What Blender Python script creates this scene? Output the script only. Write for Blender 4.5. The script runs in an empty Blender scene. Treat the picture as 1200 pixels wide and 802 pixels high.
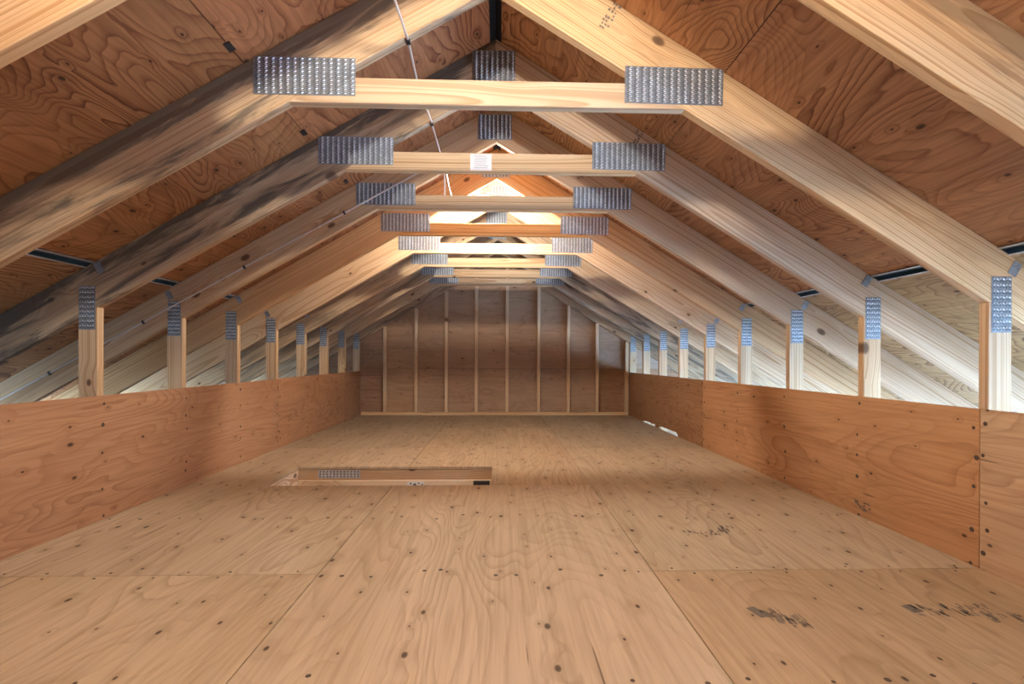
import bpy, bmesh, math, random
from mathutils import Matrix, Vector
random.seed(7)
SC = bpy.context.scene
COL = SC.collection

# ------------------------------------------------------------------ camera
F, CX, CY, YAW, ROLL, HC = 558.0, 601.25, 420.5, 0.0286, 0.0037, 0.782
cam = bpy.data.cameras.new('camera')
cam.sensor_fit = 'HORIZONTAL'; cam.sensor_width = 36.0
cam.lens = F / 1200 * 36
cam.shift_x = -(CX - 600) / 1200
cam.shift_y = (CY - 401) / 1200
cam.clip_start = 0.02
cam_o = bpy.data.objects.new('camera', cam); COL.objects.link(cam_o)
cam_o.matrix_world = (Matrix.Translation((0, 0, HC)) @ Matrix.Rotation(-YAW, 4, 'Z')
                      @ Matrix.Rotation(math.pi / 2, 4, 'X') @ Matrix.Rotation(ROLL, 4, 'Z'))
SC.camera = cam_o

# ------------------------------------------------------------------ world, light levels, exposure
W = bpy.data.worlds.new('sky'); SC.world = W; W.use_nodes = True
SKY = W.node_tree.nodes['Background']
SKY.inputs[0].default_value = (0.38, 0.63, 1.0, 1)
SKY.inputs[1].default_value = 24.0
BULB_POWER = 900.0                     # emission strength of the frosted bulbs
BULB_COLOR = (1.0, 0.89, 0.76, 1)
SC.view_settings.view_transform = 'Standard'
SC.view_settings.look = 'None'
SC.view_settings.gamma = 1.0
SC.view_settings.use_curve_mapping = False
SC.view_settings.exposure = 1.32
SC.render.film_transparent = False
SC.cycles.max_bounces = 10
SC.cycles.diffuse_bounces = 7
SC.cycles.use_denoising = True
SC.cycles.sample_clamp_indirect = 8.0

# ------------------------------------------------------------------ dimensions (metres, floor at z = 0)
S = 0.6096                             # truss spacing
Y0 = 1.7227                            # front face of truss 0
def TY(k): return Y0 + k * S
XA, ZA = -0.0236, 2.348                # ridge
ML, MR = 0.580, 0.608                  # roof pitch left / right
RV = 0.226                             # rafter depth measured vertically
XL, XR = -1.908, 1.808                 # inner faces of the knee walls
KH = 0.598                             # knee wall height
TH = 0.038                             # lumber thickness
YB, YF = -1.35, TY(8)                  # room behind the camera ... gable end
XE = 3.62                              # eave
def ztop(x): return ZA - (ML * (XA - x) if x < XA else MR * (x - XA))

# ------------------------------------------------------------------ node helpers
class NT:
    def __init__(s, name):
        s.m = bpy.data.materials.new(name); s.m.use_nodes = True
        s.t = s.m.node_tree; s.t.nodes.clear()
        s.out = s.t.nodes.new('ShaderNodeOutputMaterial')
        s.b = s.t.nodes.new('ShaderNodeBsdfPrincipled')
        s.t.links.new(s.b.outputs[0], s.out.inputs[0])
    def n(s, typ, **kw):
        o = s.t.nodes.new(typ)
        for k, v in kw.items(): setattr(o, k, v)
        return o
    def put(s, sock, v):
        if hasattr(v, 'is_output'): s.t.links.new(v, sock)
        elif isinstance(v, (tuple, list)):
            sock.default_value = tuple(v) + ((1,) if len(v) == 3 and len(sock.default_value) == 4 else ())
        else: sock.default_value = v
    def math(s, op, a, b=0.0, c=0.0, clamp=False):
        o = s.n('ShaderNodeMath', operation=op, use_clamp=clamp)
        for i, v in enumerate((a, b, c)): s.put(o.inputs[i], v)
        return o.outputs[0]
    def xyz(s, x, y, z):
        o = s.n('ShaderNodeCombineXYZ')
        for i, v in enumerate((x, y, z)): s.put(o.inputs[i], v)
        return o.outputs[0]
    def noise(s, vec, scale=1.0, detail=2.0, rough=.5, dist=0.0):
        o = s.n('ShaderNodeTexNoise'); s.put(o.inputs['Vector'], vec)
        o.inputs['Scale'].default_value = scale; o.inputs['Detail'].default_value = detail
        o.inputs['Roughness'].default_value = rough; o.inputs['Distortion'].default_value = dist
        return o.outputs[0]
    def ramp(s, fac, stops, interp='LINEAR'):
        o = s.n('ShaderNodeValToRGB'); s.put(o.inputs[0], fac)
        o.color_ramp.interpolation = interp
        e = o.color_ramp.elements
        while len(e) < len(stops): e.new(.5)
        for i, (p, c) in enumerate(stops):
            e[i].position = p
            e[i].color = (c, c, c, 1) if not isinstance(c, (tuple, list)) else tuple(c) + (1,)
        return o.outputs[0]
    def mix(s, fac, a, b, mode='MIX'):
        o = s.n('ShaderNodeMix', data_type='RGBA', blend_type=mode)
        s.put(o.inputs['Factor'], fac); s.put(o.inputs['A'], a) if False else None
        ia = [i for i in o.inputs if i.type == 'RGBA']
        s.put(ia[0], a); s.put(ia[1], b)
        return [x for x in o.outputs if x.type == 'RGBA'][0]
    def bump(s, h, strength, dist=.001):
        o = s.n('ShaderNodeBump'); o.inputs['Strength'].default_value = strength
        o.inputs['Distance'].default_value = dist
        s.put(o.inputs['Height'], h); s.t.links.new(o.outputs[0], s.b.inputs['Normal'])

def base_coords(t):
    tc = t.n('ShaderNodeTexCoord'); sep = t.n('ShaderNodeSeparateXYZ')
    t.t.links.new(tc.outputs['Object'], sep.inputs[0])
    oi = t.n('ShaderNodeObjectInfo')
    return sep.outputs[0], sep.outputs[1], sep.outputs[2], oi.outputs['Random'], oi.outputs['Color'], oi.outputs['Alpha']

def mat_lumber(name):
    """Sawn softwood: growth rings cut by the faces, knots, fibres; object colour tints it, object alpha is the amount of mill dirt."""
    t = NT(name); x, y, z, R, ocol, oal = base_coords(t); M = t.math
    xo = M('MULTIPLY_ADD', R, 61.0, x)
    # knots
    vo = t.n('ShaderNodeTexVoronoi'); vo.voronoi_dimensions = '2D'
    t.put(vo.inputs['Vector'], t.xyz(M('MULTIPLY', xo, 2.0), M('MULTIPLY_ADD', z, 3.4, M('MULTIPLY', R, 9.0)), 0.0))
    vo.inputs['Scale'].default_value = 1.0
    sepc = t.n('ShaderNodeSeparateColor'); t.t.links.new(vo.outputs['Color'], sepc.inputs[0])
    has = M('GREATER_THAN', sepc.outputs[0], .5)
    size = M('MULTIPLY_ADD', sepc.outputs[1], .045, .03)
    kd = M('DIVIDE', vo.outputs['Distance'], size)
    near = M('MULTIPLY', has, t.ramp(M('DIVIDE', kd, 6.0), [(0, 1.0), (.25, .55), (1, 0.0)], 'EASE'))
    core = M('MULTIPLY', has, t.ramp(M('MULTIPLY', kd, .5), [(0, 1.0), (.32, .85), (.5, 0.0)]))
    # rings
    w1 = t.noise(t.xyz(M('MULTIPLY', xo, .55), M('MULTIPLY', y, 2.0), M('MULTIPLY', z, 2.6)), 1.0, 1.5)
    w2 = t.noise(t.xyz(M('MULTIPLY', xo, 3.0), M('MULTIPLY', y, 20.0), M('MULTIPLY', z, 20.0)), 1.0, 2.0)
    py = M('ADD', y, M('MULTIPLY_ADD', M('FRACT', M('MULTIPLY', R, 3.71)), .09, .03))
    pz = M('ADD', z, M('MULTIPLY', M('SUBTRACT', M('FRACT', M('MULTIPLY', R, 17.3)), .5), .16))
    r = M('SQRT', M('ADD', M('MULTIPLY', py, py), M('MULTIPLY', pz, pz)))
    r = M('ADD', r, M('MULTIPLY', M('SUBTRACT', w1, .5), .085))
    r = M('ADD', r, M('MULTIPLY', M('SUBTRACT', w2, .5), .004))
    r = M('ADD', r, M('MULTIPLY', near, .03))
    r = M('ADD', r, M('MULTIPLY', M('SUBTRACT', t.noise(t.xyz(M('MULTIPLY', r, 55.0), R, 0.0), 1.0, 1.0), .5), .028))
    rr = M('DIVIDE', r, .0095)
    ring = M('FRACT', rr)
    wn = t.n('ShaderNodeTexWhiteNoise'); wn.noise_dimensions = '1D'; t.put(wn.inputs['W'], M('FLOOR', rr))
    rv = M('MULTIPLY_ADD', wn.outputs['Value'], .75, .25)
    late = t.ramp(ring, [(0, 0.0), (.45, .12), (.84, .9), (.93, 1.0), (1.0, .05)])
    late = M('MULTIPLY', late, rv)
    fib = t.noise(t.xyz(M('MULTIPLY', xo, 7.0), M('MULTIPLY', y, 260.0), M('MULTIPLY', z, 260.0)), 1.0, 2.0)
    blot = t.noise(t.xyz(M('MULTIPLY', xo, 1.3), M('MULTIPLY', y, 4.0), M('MULTIPLY', z, 9.0)), 1.0, 3.0)
    c = t.mix(M('MULTIPLY', late, .95), (.69, .54, .36), (.34, .19, .08))
    c = t.mix(t.ramp(blot, [(.35, 0.0), (.75, .45)]), c, (.50, .32, .16))
    c = t.mix(M('MULTIPLY', M('SUBTRACT', 1.0, fib), .30), c, (.36, .22, .11))
    c = t.mix(M('MULTIPLY', near, .35), c, (.36, .17, .06))
    c = t.mix(M('MULTIPLY', core, .9), c, (.075, .035, .018))
    c = t.mix(1.0, c, ocol, 'MULTIPLY')
    g1 = t.noise(t.xyz(M('MULTIPLY', xo, 1.6), M('MULTIPLY', y, 6.0), M('MULTIPLY', z, 12.0)), 1.0, 5.0, .65, .6)
    edge = t.ramp(M('ADD', M('MULTIPLY', z, 5.0), .5), [(.55, 0.0), (.95, 1.0)])
    gm = t.ramp(M('MULTIPLY_ADD', edge, .16, g1), [(.50, 0.0), (.62, 1.0)])
    g2 = t.ramp(g1, [(.3, .35), (.6, .75)])
    t1 = t.ramp(oal, [(.3, 0.0), (1.0, 1.0)])
    c = t.mix(M('MULTIPLY', M('MULTIPLY', gm, .85), oal), c, (.035, .032, .03))
    c = t.mix(M('MULTIPLY', M('MULTIPLY', g2, t1), .55), c, (.12, .105, .09))
    t.put(t.b.inputs['Base Color'], c)
    t.b.inputs['Roughness'].default_value = .72
    t.b.inputs['Specular IOR Level'].default_value = .25
    t.bump(M('MULTIPLY_ADD', fib, .6, late), .22, .0008)
    return t.m

def mat_ply(name, light, dark, line, freq=11.0, lines=.75, knots=.35, across=2.4, along=.55, streak=.35):
    """Rotary-cut veneer: contour-like cathedral figure along the local x axis, pin knots, splits; object colour tints it."""
    t = NT(name); x, y, z, R, ocol, oal = base_coords(t); M = t.math
    xo = M('MULTIPLY_ADD', R, 43.0, x); yo = M('MULTIPLY_ADD', R, 17.0, y)
    n = t.noise(t.xyz(M('MULTIPLY', xo, along), M('MULTIPLY', yo, across), R), 1.0, 2.2, .45, .7)
    wob = t.noise(t.xyz(M('MULTIPLY', xo, 9.0), M('MULTIPLY', yo, 22.0), R), 1.0, 2.0)
    n = M('ADD', n, M('MULTIPLY', M('SUBTRACT', wob, .5), .016))
    # knots
    vo = t.n('ShaderNodeTexVoronoi'); vo.voronoi_dimensions = '2D'
    t.put(vo.inputs['Vector'], t.xyz(M('MULTIPLY', xo, 4.5), M('MULTIPLY', yo, 7.5), 0.0))
    vo.inputs['Scale'].default_value = 1.0
    sepc = t.n('ShaderNodeSeparateColor'); t.t.links.new(vo.outputs['Color'], sepc.inputs[0])
    has = M('GREATER_THAN', sepc.outputs[0], 1 - knots)
    size = M('MULTIPLY_ADD', M('POWER', sepc.outputs[1], 2.0), .055, .026)
    kd = M('DIVIDE', vo.outputs['Distance'], size)
    near = M('MULTIPLY', has, t.ramp(M('DIVIDE', kd, 6.0), [(0, 1.0), (.3, .4), (1, 0.0)], 'EASE'))
    core = M('MULTIPLY', has, t.ramp(M('MULTIPLY', kd, .5), [(0, 1.0), (.35, .8), (.5, 0.0)]))
    n = M('ADD', n, M('MULTIPLY', near, .05))
    ring = M('FRACT', M('MULTIPLY', n, freq))
    ln = t.ramp(ring, [(0, .0), (.5, .12), (.82, .6), (.92, 1.0), (1.0, .1)])
    amp = t.ramp(t.noise(t.xyz(M('MULTIPLY', xo, .8), M('MULTIPLY', yo, 3.0), 4.0), 1.0, 2.0), [(.35, .25), (.65, 1.0)])
    st = t.noise(t.xyz(M('MULTIPLY', xo, 2.5), M('MULTIPLY', yo, 75.0), R), 1.0, 3.0, .6)
    bl = t.noise(t.xyz(M('MULTIPLY', xo, .7), M('MULTIPLY', yo, 2.2), 8.0), 1.0, 3.0, .55, .4)
    st2 = t.noise(t.xyz(M('MULTIPLY', xo, .9), M('MULTIPLY', yo, 14.0), 6.0), 1.0, 4.0, .6)
    bl = M('MULTIPLY_ADD', M('SUBTRACT', st2, .5), .55, bl)
    c = t.mix(t.ramp(bl, [(.30, 0.0), (.70, 1.0)]), light, dark)
    c = t.mix(M('MULTIPLY', M('MULTIPLY', ln, amp), lines), c, line)
    c = t.mix(M('MULTIPLY', t.ramp(st, [(.42, 0.0), (.72, 1.0)]), streak), c, line)
    sp = t.noise(t.xyz(M('MULTIPLY', xo, 1.7), M('MULTIPLY', yo, 46.0), 2.0), 1.0, 1.0)
    spl = t.ramp(sp, [(.765, 0.0), (.79, 1.0)])
    c = t.mix(M('MULTIPLY', spl, .7), c, (.07, .035, .02))
    c = t.mix(M('MULTIPLY', near, .5), c, line)
    c = t.mix(M('MULTIPLY', core, .92), c, (.03, .016, .01))
    c = t.mix(1.0, c, ocol, 'MULTIPLY')
    sm = t.noise(t.xyz(M('MULTIPLY', xo, 1.2), M('MULTIPLY', yo, 1.2), 3.0), 1.0, 4.0, .6)
    c = t.mix(M('MULTIPLY', t.ramp(sm, [(.5, 0.0), (.75, .35)]), oal), c, (.2, .17, .14))
    t.put(t.b.inputs['Base Color'], c)
    t.b.inputs['Roughness'].default_value = .68
    t.b.inputs['Specular IOR Level'].default_value = .25
    t.bump(M('SUBTRACT', M('MULTIPLY_ADD', st, .5, ln), M('MULTIPLY', spl, 2.0)), .2, .0008)
    return t.m

def mat_plain(name, col, rough=.6, metal=0.0, noise_amt=.15, scale=30.0, emit=None, strength=0):
    t = NT(name); tc = t.n('ShaderNodeTexCoord')
    n = t.noise(tc.outputs['Object'], scale, 3.0)
    c = t.mix(t.math('MULTIPLY', n, noise_amt), col, tuple(v * .45 for v in col))
    t.put(t.b.inputs['Base Color'], c)
    t.b.inputs['Roughness'].default_value = rough; t.b.inputs['Metallic'].default_value = metal
    if emit:
        t.b.inputs['Emission Color'].default_value = emit; t.b.inputs['Emission Strength'].default_value = strength
    return t.m

def mat_galv(name, col):
    t = NT(name); tc = t.n('ShaderNodeTexCoord')
    vo = t.n('ShaderNodeTexVoronoi'); t.put(vo.inputs['Vector'], tc.outputs['Object']); vo.inputs['Scale'].default_value = 90
    se = t.n('ShaderNodeSeparateColor'); t.t.links.new(vo.outputs['Color'], se.inputs[0])
    c = t.mix(se.outputs[0], tuple(v * .72 for v in col), col)
    t.put(t.b.inputs['Base Color'], c)
    t.put(t.b.inputs['Roughness'], t.math('MULTIPLY_ADD', se.outputs[1], .2, .38))
    t.b.inputs['Metallic'].default_value = .7
    return t.m

M_LUM = mat_lumber('sawn_lumber')
M_FLOOR = mat_ply('floor_plywood', (.56, .465, .335), (.46, .37, .25), (.25, .175, .105), 24.0, .50, .75, 2.0, .5, .38)
M_KNEE = mat_ply('knee_wall_plywood', (.50, .295, .165), (.41, .225, .12), (.25, .11, .05), 32.0, .72, .35, 2.4, .5, .42)
M_ROOF = mat_ply('roof_plywood', (.50, .24, .10), (.37, .165, .066), (.11, .03, .013), 40.0, 1.0, .75, 2.0, .9, .40)
M_GABLE = mat_ply('gable_plywood', (.46, .31, .20), (.37, .235, .145), (.20, .11, .06), 18.0, .5, .45, 2.2, .8, .4)
M_GALV = mat_galv('galvanised_steel', (.36, .41, .46))
M_PLATE = mat_galv('plate_steel', (.30, .335, .365))
M_TOOTH = mat_galv('raised_steel_teeth', (.74, .77, .79))
M_SLOT = mat_plain('punched_slot', (.09, .10, .115), .7, 0, .1)
M_FLASH = mat_plain('flashing_steel', (.10, .19, .27), .38, .7, .2)
M_FLASHL = mat_galv('flashing_lip', (.75, .77, .79))
M_CABLE = mat_plain('cable_sheath', (.62, .56, .50), .5, 0, .15)
M_DARK = mat_plain('dark_steel', (.03, .03, .032), .55, .2, .2)
M_NAIL = mat_plain('nail_head', (.085, .06, .045), .6, .3, .2)
M_INK = mat_plain('black_ink', (.20, .165, .13), .8, 0, .5, 60)
M_PAPER = mat_plain('white_paper', (.80, .77, .74), .7, 0, .06)
M_PRINT = mat_plain('grey_print', (.42, .40, .40), .8, 0, .1)
M_WHITE = mat_plain('white_enamel', (.82, .82, .80), .35, 0, .05)
M_VENT = mat_plain('ridge_vent_plastic', (.012, .012, .014), .8, 0, .1)
M_BULB = mat_plain('bulb_glass', (.9, .88, .84), .3, 0, 0.0, 1, BULB_COLOR, BULB_POWER)
M_SHING = mat_plain('roof_felt', (.05, .05, .055), .9, 0, .3, 12)
M_SIDING = mat_plain('painted_siding', (.55, .56, .57), .7, 0, .15, 4)
M_GRAVEL = mat_plain('pale_gravel', (.62, .63, .64), .9, 0, .3, 6)
M_GRASS = mat_plain('dry_grass', (.25, .23, .20), .95, 0, .4, 3)

# ------------------------------------------------------------------ object helpers
def link(name, me, mat, parent=None, mw=None):
    o = bpy.data.objects.new(name, me); COL.objects.link(o)
    if mat is not None and not me.materials:
        for m in (mat if isinstance(mat, list) else [mat]): me.materials.append(m)
    if parent is not None:
        o.parent = parent
        o.matrix_local = PW[parent.name].inverted() @ (mw if mw is not None else Matrix.Identity(4))
    elif mw is not None: o.matrix_local = mw
    PW[o.name] = mw if mw is not None else Matrix.Identity(4)
    return o
PW = {}
def tag(o, label=None, cat=None, group=None, kind=None):
    for k, v in (('label', label), ('category', cat), ('group', group), ('kind', kind)):
        if v: o[k] = v
    return o
def empty(name, loc=(0, 0, 0)):
    o = bpy.data.objects.new(name, None); COL.objects.link(o); o.location = loc
    o.empty_display_size = .1
    PW[o.name] = Matrix.Translation(loc); return o
def frame(o, x, y, z):
    m = Matrix((tuple(x) + (0,), tuple(y) + (0,), tuple(z) + (0,), (0, 0, 0, 1))).transposed()
    m.translation = Vector(o); return m
def prism(pts, t0, t1, axis='y', bevel=0.0):
    """polygon pts in the local (x,z) plane (axis y) or (x,y) plane (axis z), swept from t0 to t1."""
    bm = bmesh.new()
    P = (lambda p, t: (p[0], t, p[1])) if axis == 'y' else (lambda p, t: (p[0], p[1], t))
    a = [bm.verts.new(P(p, t0)) for p in pts]; b = [bm.verts.new(P(p, t1)) for p in pts]
    bm.faces.new(a); bm.faces.new(b[::-1])
    n = len(pts)
    for i in range(n): bm.faces.new((a[i], b[i], b[(i + 1) % n], a[(i + 1) % n]))
    bmesh.ops.recalc_face_normals(bm, faces=bm.faces)
    if bevel: bmesh.ops.bevel(bm, geom=list(bm.edges), offset=bevel, segments=1, affect='EDGES', profile=.5)
    me = bpy.data.meshes.new('mesh'); bm.to_mesh(me); bm.free(); return me
def tint(o, c, a=0.0):
    o.color = (c[0], c[1], c[2], a); return o
def rect(x0, x1, z0, z1): return [(x0, z0), (x1, z0), (x1, z1), (x0, z1)]

def lumber_xz(name, parent, pts, d, y, col=(1, 1, 1), dirt=0.0, thick=TH, bevel=.002):
    """a board lying in a truss plane: pts are world (x,z) corners, d its length direction (x,z), front face at y."""
    d = Vector(d).normalized(); c = Vector((sum(p[0] for p in pts) / len(pts), sum(p[1] for p in pts) / len(pts)))
    xa = Vector((d.x, 0, d.y)); za = Vector((-d.y, 0, d.x))
    loc = [((p[0] - c.x) * xa.x + (p[1] - c.y) * xa.z, (p[0] - c.x) * za.x + (p[1] - c.y) * za.z) for p in pts]
    me = prism(loc, -thick / 2, thick / 2, 'y', bevel)
    return tint(link(name, me, M_LUM, parent, frame((c.x, y + thick / 2, c.y), xa, (0, 1, 0), za)), col, dirt)
def lumber_box(name, parent, o, xa, ya, L, w, t, col=(1, 1, 1), dirt=0.0):
    """board centred at o: length L along xa, thickness t along ya, depth w along xa x ya."""
    xa = Vector(xa); ya = Vector(ya); za = xa.cross(ya)
    me = prism(rect(-L / 2, L / 2, -w / 2, w / 2), -t / 2, t / 2, 'y', .0015)
    return tint(link(name, me, M_LUM, parent, frame(o, xa, ya, za)), col, dirt)
def panel(name, parent, o, xa, ya, pts, t, mat, col=(1, 1, 1), dirt=0.0):
    """sheet in the local xy plane (grain along xa), face at local z = 0, thickness going to -z."""
    xa = Vector(xa).normalized(); ya = Vector(ya).normalized(); za = xa.cross(ya)
    me = prism(pts, -t, 0, 'z', .0008)
    return tint(link(name, me, mat, parent, frame(o, xa, ya, za)), col, dirt)

def quads(name, parent, mw, items, mat, kind=None):
    """flat printed marks or nail heads: items = (x, y, half width, half height, angle), in the local xy plane."""
    bm = bmesh.new()
    for (x, y, a, b, r) in items:
        c, s = math.cos(r), math.sin(r)
        bm.faces.new([bm.verts.new((x + c * u - s * v, y + s * u + c * v, 0)) for u, v in ((-a, -b), (a, -b), (a, b), (-a, b))])
    me = bpy.data.meshes.new('mesh'); bm.to_mesh(me); bm.free()
    o = link(name, me, mat, parent, mw)
    if kind: o['kind'] = kind
    return o
def discs(name, parent, mw, items, mat):
    bm = bmesh.new()
    for (x, y, r) in items:
        top = [bm.verts.new((x + r * math.cos(i * math.pi / 3), y + r * math.sin(i * math.pi / 3), .0012)) for i in range(6)]
        bot = [bm.verts.new((x + r * 1.3 * math.cos(i * math.pi / 3), y + r * 1.3 * math.sin(i * math.pi / 3), 0)) for i in range(6)]
        bm.faces.new(top)
        for i in range(6): bm.faces.new((bot[i], bot[(i + 1) % 6], top[(i + 1) % 6], top[i]))
    me = bpy.data.meshes.new('mesh'); bm.to_mesh(me); bm.free()
    o = link(name, me, mat, parent, mw); o['kind'] = 'stuff'; return o

# ------------------------------------------------------------------ gusset plates
def tooth_mesh(w, h, pitch, along_x, row):
    """raised punched teeth and their slots, as bands across a plate of w x h (local xz plane, face towards -y)."""
    bm = bmesh.new()
    (L, B) = (w, h) if along_x else (h, w)
    nc = max(1, int(round(L / pitch))); nr = max(2, int(B / row))
    for i in range(nc):
        u = -L / 2 + (i + .5) * L / nc
        for j in range(nr):
            v = -B / 2 + (j + .5) * B / nr
            hw, hh = L / nc * .27, B / nr * .30
            sk = hw * .35 * (1 if j % 2 else -1)
            def V(a, b, d):
                p = (u + a, v + b)
                return bm.verts.new((p[0], -d, p[1]) if along_x else (p[1], -d, p[0]))
            q = [V(-hw + sk, -hh, .0002), V(sk, -hh, .0002), V(-sk, hh, .0002), V(-hw - sk, hh, .0002)]
            f = bm.faces.new(q); f.material_index = 1
            e = [V(sk, -hh, 0), V(hw * .7 + sk, -hh, .0032), V(hw * .7 - sk, hh, .0032), V(-sk, hh, 0)]
            bm.faces.new(e).material_index = 0
            g = [e[1], V(hw * 1.35 + sk, -hh, 0), V(hw * 1.35 - sk, hh, 0), e[2]]
            bm.faces.new(g).material_index = 0
    me = bpy.data.meshes.new('teeth'); bm.to_mesh(me); bm.free()
    me.materials.append(M_TOOTH); me.materials.append(M_SLOT); return me
def plate_meshes(w, h, pitch, along_x, row):
    return prism(rect(-w / 2, w / 2, -h / 2, h / 2), -.0015, 0, 'y', .0004), tooth_mesh(w - .006, h - .006, pitch, along_x, row)
PL_TIE = plate_meshes(.362, .135, .0258, True, .0075)
PL_PEAK = plate_meshes(.21, .157, .0258, True, .0075)
PL_POST = plate_meshes(.077, .210, .0235, False, .0105)
def gusset(parent, meshes, x, y, z, rot=0.0):
    mw = Matrix.Translation((x, y - .0002, z)) @ Matrix.Rotation(rot, 4, 'Y')
    p = link('gusset_plate', meshes[0], M_PLATE, parent, mw)
    link('punched_teeth', meshes[1], None, p, mw @ Matrix.Translation((0, -.0016, 0)))['kind'] = 'stuff'
    return p

# ------------------------------------------------------------------ outside
g = link('ground', prism(rect(2.9, 45, -40, 50), -3.3, -3.2, 'z'), M_GRAVEL); tag(g, kind='structure')  # unseen ground, chosen pale to bounce more daylight under the right eave
g = link('ground_lawn', prism(rect(-45, 2.9, -40, 50), -3.3, -3.2, 'z'), M_GRASS); tag(g, kind='structure')  # unseen ground, chosen dark so less daylight enters on the left
for nm, x0, x1, zt in (('wall_outer_left', -3.1, -2.98, .24), ('wall_outer_right', 2.98, 3.1, -.12)):
    tag(link(nm, prism(rect(x0, x1, YB - .2, YF + .3), -3.2, zt, 'z'), M_SIDING), kind='structure')
tag(link('wall_outer_back', prism(rect(-3.0, 3.0, YF + .15, YF + .27), -3.2, -.3, 'z'), M_SIDING), kind='structure')
tag(link('wall_outer_front', prism(rect(-3.0, 3.0, YB - .2, YB - .08), -3.2, -.3, 'z'), M_SIDING), kind='structure')

# ------------------------------------------------------------------ floor
floor = tag(empty('floor'), kind='structure')
GAP = .0016
HX0, HX1, HY0, HY1 = -1.433, -.05, 2.945, 3.45          # attic hatch opening
XS1, XS2 = -.652, .568
def floor_panel(x0, x1, y0, y1, col, dirt=.3, notch=None):
    x0 += GAP; x1 -= GAP; y0 += GAP; y1 -= GAP
    # local x along the room (world +y), local y towards world -x
    pts = [(y0, -x1), (y1, -x1), (y1, -x0), (y0, -x0)] if not notch else [(b, -a) for a, b in notch]
    cx, cy = (x0 + x1) / 2, (y0 + y1) / 2
    pts = [(p[0] - cy, p[1] + cx) for p in pts]
    p = panel('plywood_panel', floor, (cx, cy, 0), (0, 1, 0), (-1, 0, 0), pts, .018, M_FLOOR, col, dirt)
    items = []
    k = -4
    while k < 9:
        ym = TY(k) + TH / 2; k += 1
        if not (y0 + .03 < ym < y1 - .03): continue
        n = int((x1 - x0) / .13)
        for i in range(n):
            xx = x0 + (i + random.uniform(.2, .8)) * (x1 - x0) / n; yy = ym + random.gauss(0, .02)
            if HX0 - .02 < xx < HX1 + .02 and HY0 - .02 < yy < HY1 + .02: continue
            items.append((yy - cy, -(xx - cx), random.uniform(.004, .0075)))
    for yy in (y0 + .02, y1 - .02):
        n = int((x1 - x0) / .2)
        for i in range(n):
            xx = x0 + (i + random.uniform(.25, .75)) * (x1 - x0) / n
            if HX0 - .02 < xx < HX1 + .02 and HY0 - .04 < yy < HY1 + .02: continue
            items.append((yy - cy, -(xx - cx), random.uniform(.003, .005)))
    if items: discs('nail_heads', p, PW[p.name] @ Matrix.Translation((0, 0, .0001)), items, M_NAIL)
    return p
YJ = TY(0) + TH / 2                                       # joint over truss 0
YC = TY(2) + TH / 2
floor_panel(XL, XS1, YB, -.70, (1, 1, 1)); floor_panel(XL, XS1, -.70, YJ, (1.04, .99, .93), .2)
e = GAP
floor_panel(XL, XS1, YJ, YJ + 4 * S, (1.0, .97, .95), .5, [
    (XL + e, YJ + e), (XS1 - e, YJ + e), (XS1 - e, HY0), (HX0, HY0), (HX0, HY1), (XS1 - e, HY1), (XS1 - e, YJ + 4 * S - e), (XL + e, YJ + 4 * S - e)])
floor_panel(XL, XS1, YJ + 4 * S, YF, (.93, .92, .92), .3)
floor_panel(XS1, XS2, YB, YC - 4 * S, (1, 1, 1))
floor_panel(XS1, XS2, YC - 4 * S, YC - .015, (1.04, 1.0, .98), .3, [
    (XS1 + e, YC - 4 * S + e), (XS2 - e, YC - 4 * S + e), (XS2 - e, YC - .015), (HX1, YC - .015), (HX1, HY0), (XS1 + e, HY0)])
floor_panel(XS1, XS2, YC - .012, YC + 4 * S, (.98, .93, .88), .4, [
    (HX1, YC - .012 + e), (XS2 - e, YC - .012 + e), (XS2 - e, YC + 4 * S - e), (XS1 + e, YC + 4 * S - e), (XS1 + e, HY1), (HX1, HY1)])
floor_panel(XS1, XS2, YC + 4 * S, YF, (.93, .90, .88), .4)
floor_panel(XS2, XR, YB, -.70, (1, 1, 1)); pr = floor_panel(XS2, XR, -.70, YJ, (.90, .80, .70), .25)
floor_panel(XS2, XR, YJ, YJ + 4 * S, (1.0, .98, .95), .35); floor_panel(XS2, XR, YJ + 4 * S, YF, (.93, .92, .92), .3)
# mill stamps on the floor sheets: smudged, unreadable ink
def stamp(parent, x, y, w, h, n, ang=0.0, seed=0):
    rnd = random.Random(seed); it = []
    for i in range(n):
        it.append((x + rnd.uniform(-w, w), y + rnd.uniform(-h, h), rnd.uniform(.0012, .004), rnd.uniform(.004, .016), ang * 0 + rnd.uniform(-.06, .06)))
    quads('ink_stamp', parent, Matrix.Translation((0, 0, .0012)), it, M_INK, 'stuff')
quads('ink_stamp', floor, Matrix.Translation((0, 0, .0011)), [(.80, 1.45, .016, .03, .3), (1.30, 1.46, .02, .022, .2)], M_INK)
stamp(floor, .84, 1.43, .030, .035, 26, 0, 1); stamp(floor, .89, 1.40, .03, .03, 22, 1.57, 5)
stamp(floor, 1.42, 1.45, .13, .030, 60, 0, 2); stamp(floor, 1.60, 1.40, .12, .02, 40, 0, 6)
stamp(floor, .93, 2.12, .10, .025, 36, 1.57, 3); stamp(floor, 1.05, 2.17, .04, .03, 22, 1.57, 4)
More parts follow.
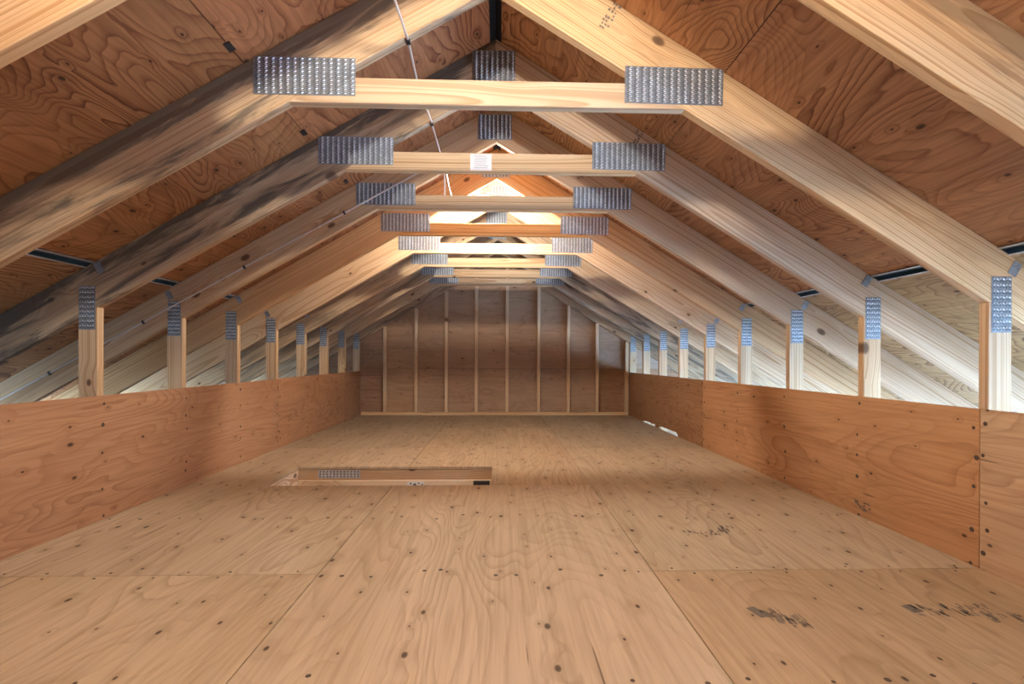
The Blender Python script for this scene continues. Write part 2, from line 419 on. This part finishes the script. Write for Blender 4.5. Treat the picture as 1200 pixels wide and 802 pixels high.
# solid unseen blocks added under the sheets seal out daylight from below
tag(link('floor_underside', prism(rect(-1.99, HX0 - .05, YB, YF + .06), -.26, -.0185, 'z'), M_SHING), kind='structure')
tag(link('floor_underside', prism(rect(HX1 + .05, 1.835, YB, YF + .06), -.26, -.0185, 'z'), M_SHING), kind='structure')
tag(link('floor_underside', prism(rect(HX0 - .05, HX1 + .05, YB, HY0 - .04), -.26, -.0185, 'z'), M_SHING), kind='structure')
tag(link('floor_underside', prism(rect(HX0 - .05, HX1 + .05, HY1 + .04, YF + .06), -.26, -.0185, 'z'), M_SHING), kind='structure')
tag(link('floor_eave_left', prism(rect(-2.98, -2.0, YB, YF), -.14, -.12, 'z'), M_GRASS), kind='structure')  # unseen eave floor, made dark to cut daylight on the left
tag(link('floor_eave_right', prism(rect(1.84, 2.98, YB, YF), -.14, -.105, 'z'), M_WHITE), kind='structure')  # unseen eave floor, kept white to bounce daylight

# ------------------------------------------------------------------ attic hatch
hatch = tag(empty('attic_hatch', ((HX0 + HX1) / 2, (HY0 + HY1) / 2, 0)), 'open rectangular attic hatch framed with pale boards in the plywood floor', 'hatch')
hw = (HX0 + HX1) / 2
lumber_box('header_board', hatch, (hw, HY1 + TH / 2, -.122), (1, 0, 0), (0, 1, 0), HX1 - HX0 + .06, .20, TH, (.98, .90, .84))
lumber_box('header_board', hatch, (hw, HY0 - TH / 2, -.121), (1, 0, 0), (0, 1, 0), HX1 - HX0 + .06, .20, TH, (1, .95, .9))
lumber_box('side_board', hatch, (HX0 - .012, (HY0 + HY1) / 2, -.121), (0, 1, 0), (1, 0, 0), HY1 - HY0 - .004, .20, .022, (1.25, 1.45, 1.9))  # pale tint stands in for daylight on this board
lumber_box('side_board', hatch, (HX1 + .012, (HY0 + HY1) / 2, -.121), (0, 1, 0), (1, 0, 0), HY1 - HY0 - .004, .20, .022, (1.05, 1.0, .95))
lumber_box('frame_rail', hatch, (hw, HY1 - .012, -.138), (1, 0, 0), (0, 1, 0), HX1 - HX0 - .004, .09, .022, (1.3, 1.4, 1.6))  # ledge tinted paler, the light falling on it is in the colour
lumber_box('frame_rail', hatch, (hw, HY0 + .012, -.175), (1, 0, 0), (0, 1, 0), HX1 - HX0 - .004, .08, .022, (1.1, 1.05, 1.0))
link('hatch_door', prism(rect(HX0 - .045, HX1 + .045, HY0 + .002, HY1 - .002), -.235, -.222, 'z', .002), M_SIDING, hatch)
pm = plate_meshes(.30, .058, .0255, True, .016)
gp = link('truss_plate', pm[0], M_FLASHL, hatch, Matrix.Translation((-1.145, HY1 - .0004, -.052)))  # brighter steel stands in for daylight on the plate
dots = []
for i in range(12):
    for j in range(3): dots.append((-.135 + i * .0245, -.018 + j * .018, .0055, .0045, .4))
q = quads('punched_slots', gp, Matrix.Translation((-1.145, HY1 - .0024, -.052)) @ Matrix.Rotation(math.pi / 2, 4, 'X'), dots, M_SLOT, 'stuff')
br = link('latch_bracket', prism(rect(-.060, .060, -.016, .016), -.003, 0, 'y', .0008), M_WHITE, hatch, Matrix.Translation((-.595, HY1 - .0245, -.118)))
quads('screw_holes', br, Matrix.Translation((-.595, HY1 - .028, -.118)) @ Matrix.Rotation(math.pi / 2, 4, 'X'),
      [(-.035, .004, .006, .006, 0), (-.008, -.004, .011, .008, .3), (.022, .006, .006, .005, 0), (.046, -.004, .005, .005, 0)], M_SLOT, 'stuff')
link('spring_box', prism(rect(-.058, .058, -.018, .018), -.022, 0, 'y', .002), M_DARK, hatch, Matrix.Translation((-.125, HY1 - .0245, -.112)))

# ------------------------------------------------------------------ knee walls
wall_left = tag(empty('wall_left'), kind='structure'); wall_right = tag(empty('wall_right'), kind='structure')
def knee_panel(side, y0, y1, col, pts=None, dirt=.25, nails=True, h=KH):
    L = y1 - y0 - 2 * GAP
    if pts is None: pts = rect(-L / 2, L / 2, -.016, h)
    cy = (y0 + y1) / 2
    if side < 0: p = panel('plywood_panel', wall_left, (XL, cy, .001), (0, 1, 0), (0, 0, 1), pts, .012, M_KNEE, col, dirt)
    else:
        pts = [(-a, b) for a, b in pts][::-1]
        p = panel('plywood_panel', wall_right, (XR, cy, .001), (0, -1, 0), (0, 0, 1), pts, .012, M_KNEE, col, dirt)
    it = []
    for k in range(-4, 9):
        ym = TY(k) + TH / 2
        if y0 - .005 < ym < y1 + .005:
            off = -.02 if abs(ym - y1) < .01 else (.02 if abs(ym - y0) < .01 else 0)
            for z in (.05, .17, .30, .42, .55):
                u = ym + off + random.gauss(0, .006) - cy
                it.append((u if side < 0 else -u, z + random.gauss(0, .03), random.uniform(.005, .009)))
    if nails and it: discs('nail_heads', p, PW[p.name] @ Matrix.Translation((0, 0, .0001)), it, M_NAIL)
    return p
knee_panel(-1, YB, YJ - .3, (1, 1, 1)); 
knee_panel(-1, YJ - .3, YJ + 4 * S, (1.02, 1.02, 1.06), h=KH - .002)
knee_panel(-1, YJ + 4 * S, 5.93, (1.02, 1.0, 1.0), h=KH + .004); knee_panel(-1, 5.936, YF, (.85, .85, .9), h=KH + .004)
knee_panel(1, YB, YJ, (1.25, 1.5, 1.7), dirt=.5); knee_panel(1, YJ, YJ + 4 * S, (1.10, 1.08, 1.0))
ya, yb = YJ + 4 * S, YF; cc = (ya + yb) / 2
B = -.016
pl = [(ya + e - cc, B), (4.72 - cc, B), (4.82 - cc, .034), (5.33 - cc, .026), (5.335 - cc, B), (5.47 - cc, B), (5.475 - cc, .024), (5.92 - cc, .014), (5.93 - cc, B), (yb - e - cc, B), (yb - e - cc, KH), (ya + e - cc, KH)]
knee_panel(1, ya, yb, (.86, .86, .86), pl)
it = []; rnd = random.Random(3)
for i in range(30): it.append((rnd.uniform(-.05, .05), rnd.uniform(-.02, .02), rnd.uniform(.003, .010), rnd.uniform(.001, .004), rnd.uniform(-.4, .2)))
quads('ink_stamp', wall_right, frame((XR - .0012, 2.32, .055), (0, -1, 0), (0, 0, 1), (-1, 0, 0)), it, M_INK, 'stuff')

# ------------------------------------------------------------------ roof sheathing
ceiling = tag(empty('ceiling'), kind='structure')
ANG = {-1: math.atan(ML), 1: math.atan(MR)}
def slope_frame(side):
    a = ANG[side]
    if side < 0:   # local x = world +y, local y = up the slope, local z = downwards into the room
        return Vector((0, 1, 0)), Vector((math.cos(a), 0, math.sin(a)))
    return Vector((0, -1, 0)), Vector((-math.cos(a), 0, math.sin(a)))
def roof_panel(side, s0, s1, y0, y1, col, dirt=.2):
    """s0..s1 measured down the slope from the ridge."""
    xa, ya = slope_frame(side); L = y1 - y0 - 2 * GAP; sm = (s0 + s1) / 2; hh = (s1 - s0) / 2 - GAP
    c = Vector((XA, (y0 + y1) / 2, ZA)) - ya * sm
    za = xa.cross(ya)
    if za.z > 0: xa = -xa
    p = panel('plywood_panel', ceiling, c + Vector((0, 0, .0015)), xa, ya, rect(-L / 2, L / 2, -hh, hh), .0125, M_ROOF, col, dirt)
    it = []
    for k in range(-3, 9):
        ym = TY(k)
        if y0 + .05 < ym < y1 - .05:
            for j in range(3): it.append((random.uniform(-L / 2 + .05, L / 2 - .05), random.uniform(-hh + .04, hh - .04), random.uniform(.003, .005)))
    return p
SJ = {-1: 1.03, 1: .99}; SH = {-1: 2.235, 1: 2.225}
rnd = random.Random(12)
def tone(base):
    f = rnd.uniform(.88, 1.12); g = rnd.uniform(.96, 1.06)
    return (base[0] * f, base[1] * f * g, base[2] * f * g)
YT = YF + .17
def rows(off):
    ys = [YB]; y = off
    while y < YT - .3:
        if y > YB + .2: ys.append(y)
        y += 4 * S
    return ys + [YT]
for side in (-1, 1):
    cosa = math.cos(ANG[side])
    send = (XE - abs(XA)) / cosa
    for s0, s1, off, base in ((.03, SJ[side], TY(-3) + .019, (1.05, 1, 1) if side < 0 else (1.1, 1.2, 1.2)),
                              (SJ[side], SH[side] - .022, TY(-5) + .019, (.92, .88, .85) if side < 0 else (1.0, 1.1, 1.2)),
                              (SH[side] + .022, send, TY(-3) + .019, (1.0, 1.06, 1.15) if side < 0 else (1.08, 1.6, 2.0))):  # lower rows tinted paler and bluer: eave daylight put into the sheet colour
        ys = rows(off)
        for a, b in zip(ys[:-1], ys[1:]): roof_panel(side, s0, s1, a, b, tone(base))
    # felt over the sheathing, keeps the seams dark
    xa, ya = slope_frame(side)
    if xa.cross(ya).z > 0: xa = -xa
    c = Vector((XA, (YB + YT) / 2, ZA)) - ya * (send / 2 + .03) - xa.cross(ya) * .048
    panel('roofing_felt', ceiling, c, xa, ya, rect(-(YT - YB) / 2, (YT - YB) / 2, -send / 2 + .01, send / 2 + .01), .006, M_SHING)
    # steel channel in the open joint between the two lower rows of sheets
    bm = bmesh.new(); Lh = (YT - YB) / 2
    prof = [(-.0225, -.0045), (-.0205, -.0045), (-.0205, .020), (.0205, .020), (.0205, -.0045), (.0225, -.0045), (.0225, .022), (-.0225, .022)]
    rot = Matrix.Identity(4)
    for t in range(len(prof)):
        p0, p1 = prof[t], prof[(t + 1) % len(prof)]
        f = bm.faces.new([bm.verts.new((a, b[0], -b[1])) for a, b in ((-Lh, p0), (Lh, p0), (Lh, p1), (-Lh, p1))])
        f.material_index = 1 if t in (0, 1, 3, 4) and min(p0[1], p1[1]) < 0 and abs(p0[1] - p1[1]) < .001 else 0
    me = bpy.data.meshes.new('mesh'); bm.to_mesh(me); bm.free()
    c = Vector((XA, (YB + YT) / 2, ZA)) - ya * SH[side]
    link('flashing_channel', me, [M_FLASH, M_FLASHL], ceiling, frame(c, xa, ya, xa.cross(ya)))
    # bright lower lip of the channel
    me2 = prism(rect(-Lh, Lh, -.004, .004), -.003, 0, 'z')
    for dy in (-.0245, .021):
        link('flashing_lip', me2, M_FLASHL, ceiling, frame(c + ya * dy + xa.cross(ya) * .0055, xa, ya, xa.cross(ya)))
    # panel clips on the upper joint, one in each bay
    cm = prism(rect(-.020, .020, -.012, .012), -.002, .004, 'z', .001)
    for k in range(-1, 8):
        yy = TY(k) - (.06 if side < 0 else -.10) + S * (1 if side < 0 else 0) - .03
        c = Vector((XA, yy, ZA)) - ya * SJ[side]
        link('panel_clip', cm, M_DARK, ceiling, frame(c, xa, ya, xa.cross(ya)))
link('ridge_vent', prism([(-.16, -.05), (0, .05), (.16, -.05), (.16, -.04), (0, .065), (-.16, -.04)], YB, YT, 'y'), M_VENT, ceiling, Matrix.Translation((XA, 0, ZA + .02)))

# ------------------------------------------------------------------ roof trusses
PINE = [(1.0, .98, .95), (.95, .90, .85), (1.04, 1.0, .95), (.90, .84, .80), (1.0, .92, .82)]
ORD = {-2: None, -1: None, 0: 'first', 1: 'second', 2: 'third', 3: 'fourth', 4: 'fifth', 5: 'sixth', 6: 'seventh', 7: 'eighth'}
LAB = {
    -2: 'rearmost pine roof truss behind the viewpoint that carries the near bulb',
    -1: 'pine roof truss cut off by the top corners of the view, only its rafters showing',
    0: 'front pine roof truss with the longest collar tie and large bright gusset plates',
    1: 'second pine truss, blackened left rafter and a white paper label on its tie',
    2: 'third pine truss with a white cable stapled down its left rafter',
    3: 'fourth pine truss with striped plates, its collar tie coloured orange for reflected light',
    4: 'fifth pine truss, pale and brightly lit by the bulb before it',
    5: 'sixth pine truss with short tie and bluish plates behind the bright pale one',
    6: 'seventh pine truss from the front, grey stained rafters and blue plates',
    7: 'last pine truss standing just in front of the studded end wall'}
DIRT = {-2: (0, 0), -1: (.0, .5), 0: (.85, .20), 1: (1.0, .10), 2: (.15, .08), 3: (.1, .1), 4: (0, 0), 5: (.55, .35), 6: (.6, .85), 7: (.3, .75)}
TN = {-2: (1, 1, 1), -1: (1.08, .98, .84), 0: (1.08, 1.02, .95), 1: (1.0, .97, .95), 2: (.92, .84, .78), 3: (.95, .80, .62), 4: (1.02, .98, .93), 5: (1.0, .96, .9), 6: (.95, .92, .88), 7: (.95, .92, .88)}  # truss 3 orange is reflected light put into the rafter colour
TIEC = {0: (.86, .84, .84), 1: (1.04, .98, .88), 2: (.98, .92, .84), 3: (.98, .72, .42), 4: (1.0, .97, .92)}  # tie 3 orange stands for reflected light; tie 0 dimmed against the near bulb
ZT, ZBT = 1.788, 1.697
def rafter_pts(side, xe):
    m = ML if side < 0 else MR
    xend = side * xe
    return [(XA, ZA), (xend, ztop(xend)), (xend, ztop(xend) - RV), (XA, ZA - RV)]
def under_x(side, z):    # x where the underside of the rafter is at height z
    m = ML if side < 0 else MR
    return XA + side * (ZA - RV - z) / m
clip_me = prism(rect(-.017, .017, -.027, .027), -.0025, 0, 'y', .0006)
def truss(k):
    y = TY(k)
    T = tag(empty('roof_truss', (0, y, 0)), LAB[k], 'truss', 'pine trusses carrying the roof')
    for side in (-1, 1):
        m = ML if side < 0 else MR
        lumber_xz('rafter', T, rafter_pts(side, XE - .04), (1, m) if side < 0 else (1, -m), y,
                  TN[k] if side < 0 else tuple(v * w for v, w in zip(TN[k], (.95, 1.0, 1.12) if k > 0 else (1.0, .98, .92))), DIRT[k][0 if side < 0 else 1])  # right rafters beyond the front truss tinted cooler, blue daylight in the wood colour
        # collar of the post against the knee wall
        x0 = XL - .014 - .089 if side < 0 else XR + .014; x1 = x0 + .089
        pts = [(x0, -.1), (x1, -.1), (x1, ztop(x1) - RV), (x0, ztop(x0) - RV)]
        pc = random.choice(PINE)
        if side > 0: pc = (pc[0] * .98, pc[1] * 1.03, pc[2] * 1.12)  # right posts cooled as well, blue eave daylight put into the tint
        lumber_xz('post', T, pts, (0, 1), y, pc, 0.0)
        if k >= -1:
            xm = (x0 + x1) / 2 + side * .003
            gusset(T, PL_POST, xm, y, ztop(xm) - RV + .025 + (.0 if side < 0 else -.005))
            # hinge clip beside the joint of the sheathing
            xa, ya = slope_frame(side)
            if k < 8:
                sx = XA + side * (SH[side] + (.05 if (k % 2 == 0) else -.05)) * math.cos(ANG[side])
                link('hinge_clip', clip_me, M_GALV, T, Matrix.Translation((sx, y - .0004, ztop(sx) - .042)) @ Matrix.Rotation(-side * -ANG[side] , 4, 'Y'))
    a, b, c, d = under_x(-1, ZBT), under_x(1, ZBT), under_x(1, ZT), under_x(-1, ZT)
    lumber_xz('collar_tie', T, [(a, ZBT), (b, ZBT), (c, ZT), (d, ZT)], (1, 0), y, TIEC.get(k, (1.05, 1.0, .92)), 0.0)
    if k >= -1:
        gusset(T, PL_TIE, -.700, y, 1.789); gusset(T, PL_TIE, .634, y, 1.781, .012)
        gusset(T, PL_PEAK, XA - .010, y, 2.212)
    return T
TR = {k: truss(k) for k in range(-2, 8)}
# paper label on the second tie
y1 = TY(1)
lb = link('paper_label', prism(rect(-.052, .052, -.040, .040), -.0006, 0, 'y'), M_PAPER, TR[1], Matrix.Translation((-.094, y1 - .0003, 1.742)))
quads('printed_lines', lb, Matrix.Translation((-.094, y1 - .0014, 1.742)) @ Matrix.Rotation(math.pi / 2, 4, 'X'),
      [(random.uniform(-.006, .004), .03 - i * .0095, .040 - random.uniform(0, .012), .0016, 0) for i in range(7)], M_PRINT, 'stuff')
# grade stamps printed on the rafters
def rafter_stamp(k, x, off, n, seed):
    r_ = random.Random(seed); side = 1; a = -ANG[1]
    it = []
    for i in range(n):
        u = -.055 + .11 * i / max(1, n - 1)
        for v in (-.012, .0, .012):
            if r_.random() < .75: it.append((v + r_.uniform(-.003, .003), u, r_.uniform(.003, .006), r_.uniform(.003, .006), r_.uniform(-.3, .3)))
    mw = Matrix.Translation((x, TY(k) - .0007, ztop(x) - off)) @ Matrix.Rotation(-a, 4, 'Y') @ Matrix.Rotation(math.pi / 2, 4, 'X')
    quads('grade_stamp', TR[k], mw, it, M_INK, 'stuff')
rafter_stamp(0, .40, .055, 9, 1); rafter_stamp(1, .665, .065, 9, 2); rafter_stamp(2, .52, .07, 8, 3)

# ------------------------------------------------------------------ gable end
wall_back = tag(empty('wall_back', (0, YF, 0)), kind='structure')
for side in (-1, 1):
    m = ML if side < 0 else MR
    lumber_xz('rafter', wall_back, rafter_pts(side, XE - .04), (1, m) if side < 0 else (1, -m), YF, (.85, .8, .78), .6)
    x0 = XL - .103 if side < 0 else XR + .014
    pts = [(x0, -.1), (x0 + .089, -.1), (x0 + .089, ztop(x0 + .089) - RV), (x0, ztop(x0) - RV)]
    lumber_xz('post', wall_back, pts, (0, 1), YF, (1, 1, 1), 0)
    xm = x0 + .0445
    gusset(wall_back, PL_POST, xm, YF, ztop(xm) - RV + .02)
lumber_box('bottom_plate', wall_back, (-.05, YF + .02, .019), (1, 0, 0), (0, 0, 1), XR - XL - .03, .089, .038, (1.15, 1.1, 1.0))
SX = [-1.573, -1.147, -.733, -.319, .106, .544, .958, 1.36, 1.774]
for x in SX:
    zt = ztop(x) - RV - .004
    lumber_box('stud', wall_back, (x, YF + .02 + (.0 if abs(x) > 9 else 0), (.04 + zt) / 2), (0, 0, 1), (1, 0, 0), zt - .04, .085, .042, (1.1, 1.1, 1.15))
YS = YF + .072
def gable_panel(x0, x1, z0, z1, col):
    """sheet behind the studs, clipped under the roof; grain along x."""
    x0 += GAP; x1 -= GAP; z0 += GAP; z1 -= GAP
    pts = rect(x0, x1, z0, z1)
    for side in (-1, 1):                      # cut along the two roof slopes
        m = ML if side < 0 else MR
        f = lambda p: (ZA - .004 - side * m * (p[0] - XA)) - p[1]
        out = []
        for i, p in enumerate(pts):
            q = pts[(i + 1) % len(pts)]; fp, fq = f(p), f(q)
            if fp >= 0: out.append(p)
            if fp * fq < 0:
                u = fp / (fp - fq); out.append((p[0] + (q[0] - p[0]) * u, p[1] + (q[1] - p[1]) * u))
        pts = out
    cx_, cz = (x0 + x1) / 2, (z0 + z1) / 2
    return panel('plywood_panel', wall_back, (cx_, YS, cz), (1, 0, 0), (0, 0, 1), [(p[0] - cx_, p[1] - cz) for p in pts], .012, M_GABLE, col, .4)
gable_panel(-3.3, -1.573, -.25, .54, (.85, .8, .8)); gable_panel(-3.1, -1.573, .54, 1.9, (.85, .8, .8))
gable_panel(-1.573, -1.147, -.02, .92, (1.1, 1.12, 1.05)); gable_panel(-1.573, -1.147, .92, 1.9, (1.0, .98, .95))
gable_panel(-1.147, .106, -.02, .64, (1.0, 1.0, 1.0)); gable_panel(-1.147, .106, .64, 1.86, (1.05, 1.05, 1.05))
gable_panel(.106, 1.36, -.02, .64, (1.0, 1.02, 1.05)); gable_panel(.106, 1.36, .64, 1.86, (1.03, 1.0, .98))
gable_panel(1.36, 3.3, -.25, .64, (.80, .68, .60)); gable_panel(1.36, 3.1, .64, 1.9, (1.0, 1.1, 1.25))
gable_panel(-.9, .9, 1.86, 2.4, (.9, .9, .9))
# unseen sheet added outside the end wall to keep daylight out of the joints
panel('seam_light_block', wall_back, (0, YS + .02, 0), (1, 0, 0), (0, 0, 1), [(-3.4, -.3), (3.4, -.3), (3.4, .24), (XA, ZA - .004), (-3.4, .36)], .004, M_SHING)
# wall behind the viewpoint
wall_front = tag(empty('wall_front', (0, YB, 0)), kind='structure')
def front_panel(pts): panel('plywood_panel', wall_front, (0, YB, 0), (-1, 0, 0), (0, 0, 1), [(-p[0], p[1]) for p in pts][::-1], .012, M_GABLE, (1.2, 1.2, 1.2), .2)
front_panel([(-3.4, -.25), (1.82, -.25), (1.82, ztop(1.82) - .004), (XA, ZA - .004), (-3.4, ztop(-3.4) - .004)])   # open beyond the right knee wall

# ------------------------------------------------------------------ lamps
def lathe(prof, n=20):
    bm = bmesh.new(); rings = []
    for r, z in prof:
        rings.append([bm.verts.new((r * math.cos(2 * math.pi * i / n), r * math.sin(2 * math.pi * i / n), z)) for i in range(n)] if r > 1e-6 else [bm.verts.new((0, 0, z))])
    for a, b in zip(rings[:-1], rings[1:]):
        for i in range(n):
            j = (i + 1) % n
            if len(a) == 1: bm.faces.new((a[0], b[j], b[i]))
            elif len(b) == 1: bm.faces.new((a[i], a[j], b[0]))
            else: bm.faces.new((a[i], a[j], b[j], b[i]))
    bmesh.ops.recalc_face_normals(bm, faces=bm.faces)
    for f in bm.faces: f.smooth = True
    me = bpy.data.meshes.new('mesh'); bm.to_mesh(me); bm.free(); return me
BULB = lathe([(0, -.052), (.016, -.049), (.027, -.036), (.031, -.020), (.029, -.004), (.021, .018), (.014, .034), (.013, .044), (0, .044)], 16)
HOLD = lathe([(0, .058), (.052, .058), (.055, .050), (.050, .040), (.030, .030), (.022, .020), (.018, .020), (.018, .042), (0, .042)])
def lamp(k, label):
    y = TY(k) + TH
    L = tag(empty('ceiling_lamp', (-.12, y + .055, 1.975)), label, 'lamp', 'bare bulbs under the ridge')
    T = PW[L.name]
    link('junction_box', prism(rect(-.05, .05, -.05, .05), .058, .10, 'z', .004), M_WHITE, L, T)
    link('lamp_holder', HOLD, M_WHITE, L, T)
    link('bulb', BULB, M_BULB, L, T)
lamp(-2, 'bare glowing bulb in a white holder above the viewpoint')
lamp(3, 'bare glowing bulb in a white holder behind the fourth truss')

# ------------------------------------------------------------------ cables
def cable(name, pts, r, label, smooth=True):
    P = [Vector(p) for p in pts]; out = []
    for i in range(len(P) - 1):               # Catmull-Rom through the points
        p0, p1, p2, p3 = P[max(0, i - 1)], P[i], P[i + 1], P[min(len(P) - 1, i + 2)]
        for j in range(4):
            t = j / 4
            out.append(.5 * (2 * p1 + (p2 - p0) * t + (2 * p0 - 5 * p1 + 4 * p2 - p3) * t * t + (3 * p1 - p0 - 3 * p2 + p3) * t ** 3))
    out.append(P[-1])
    bm = bmesh.new(); rings = []
    up = Vector((0.31, 0.17, 0.93)).normalized()
    for i, p in enumerate(out):
        d = (out[min(i + 1, len(out) - 1)] - out[max(i - 1, 0)]).normalized()
        u = d.cross(up)
        if u.length < .05: u = d.cross(Vector((1, 0, 0)))
        u.normalize(); v = d.cross(u)
        rings.append([bm.verts.new(p + (u * math.cos(a * math.pi / 4) + v * math.sin(a * math.pi / 4)) * r) for a in range(8)])
    for a, b in zip(rings[:-1], rings[1:]):
        for i in range(8): bm.faces.new((a[i], a[(i + 1) % 8], b[(i + 1) % 8], b[i])).smooth = True
    bm.faces.new(rings[0]); bm.faces.new(rings[-1][::-1])
    bmesh.ops.recalc_face_normals(bm, faces=bm.faces)
    me = bpy.data.meshes.new(name); bm.to_mesh(me); bm.free()
    o = link(name, me, M_CABLE)
    if label: tag(o, label, 'cable')
    return o
cx0 = -.336; zc = ztop(cx0) - RV - .006
pts = [(-.17, TY(-2) + .09, 2.06), (-.26, TY(-2) + .10, 2.0), (cx0, TY(-2) + .25, zc - .01)]
for k in (-1, 0, 1, 2, 3):
    pts += [(cx0, TY(k) - .10, zc - .006), (cx0, TY(k), zc), (cx0, TY(k) + TH, zc)]
    if k < 3: pts += [(cx0 + random.uniform(-.006, .006), TY(k) + S / 2, zc - .022)]
pts += [(cx0 + .03, TY(3) + .09, zc + .02), (-.24, TY(3) + .10, 2.03), (-.17, TY(3) + .09, 2.06)]
c1 = cable('electrical_cable', pts, .0046, 'white electrical cable running along under the ridge from truss to truss')
st_me = prism(rect(-.008, .008, -.012, .012), -.003, .0055, 'z', .001)
for k in (-1, 0, 1, 2, 3):
    link('cable_staple', st_me, M_DARK, c1, Matrix.Translation((cx0, TY(k) + TH / 2, zc - .003)))
def on2(x, off): return (x, TY(2) - .0055, ztop(x) - off)
pts = [(cx0 - .012, TY(2) + .05, zc - .15), (cx0 - .010, TY(2) + .045, zc - .06), (cx0 - .012, TY(2) + .03, zc - .010), (cx0 - .02, TY(2) - .004, zc - .006), on2(-.40, .175), on2(-.48, .150)]
pts += [on2(-.48 - i * .2, .150 - i * .0035) for i in range(1, 14)]
c2 = cable('electrical_cable', pts, .0048, 'white electrical cable stapled down the left rafter of the third truss')
for x in (-.95, -1.55, -2.15, -2.7):
    p = on2(x, .150 - (-.48 - x) / .2 * .0035)
    link('cable_staple', prism(rect(-.006, .006, -.011, .011), -.006, .005, 'y', .001), M_DARK, c2, Matrix.Translation(p) @ Matrix.Rotation(-ANG[-1], 4, 'Y'))
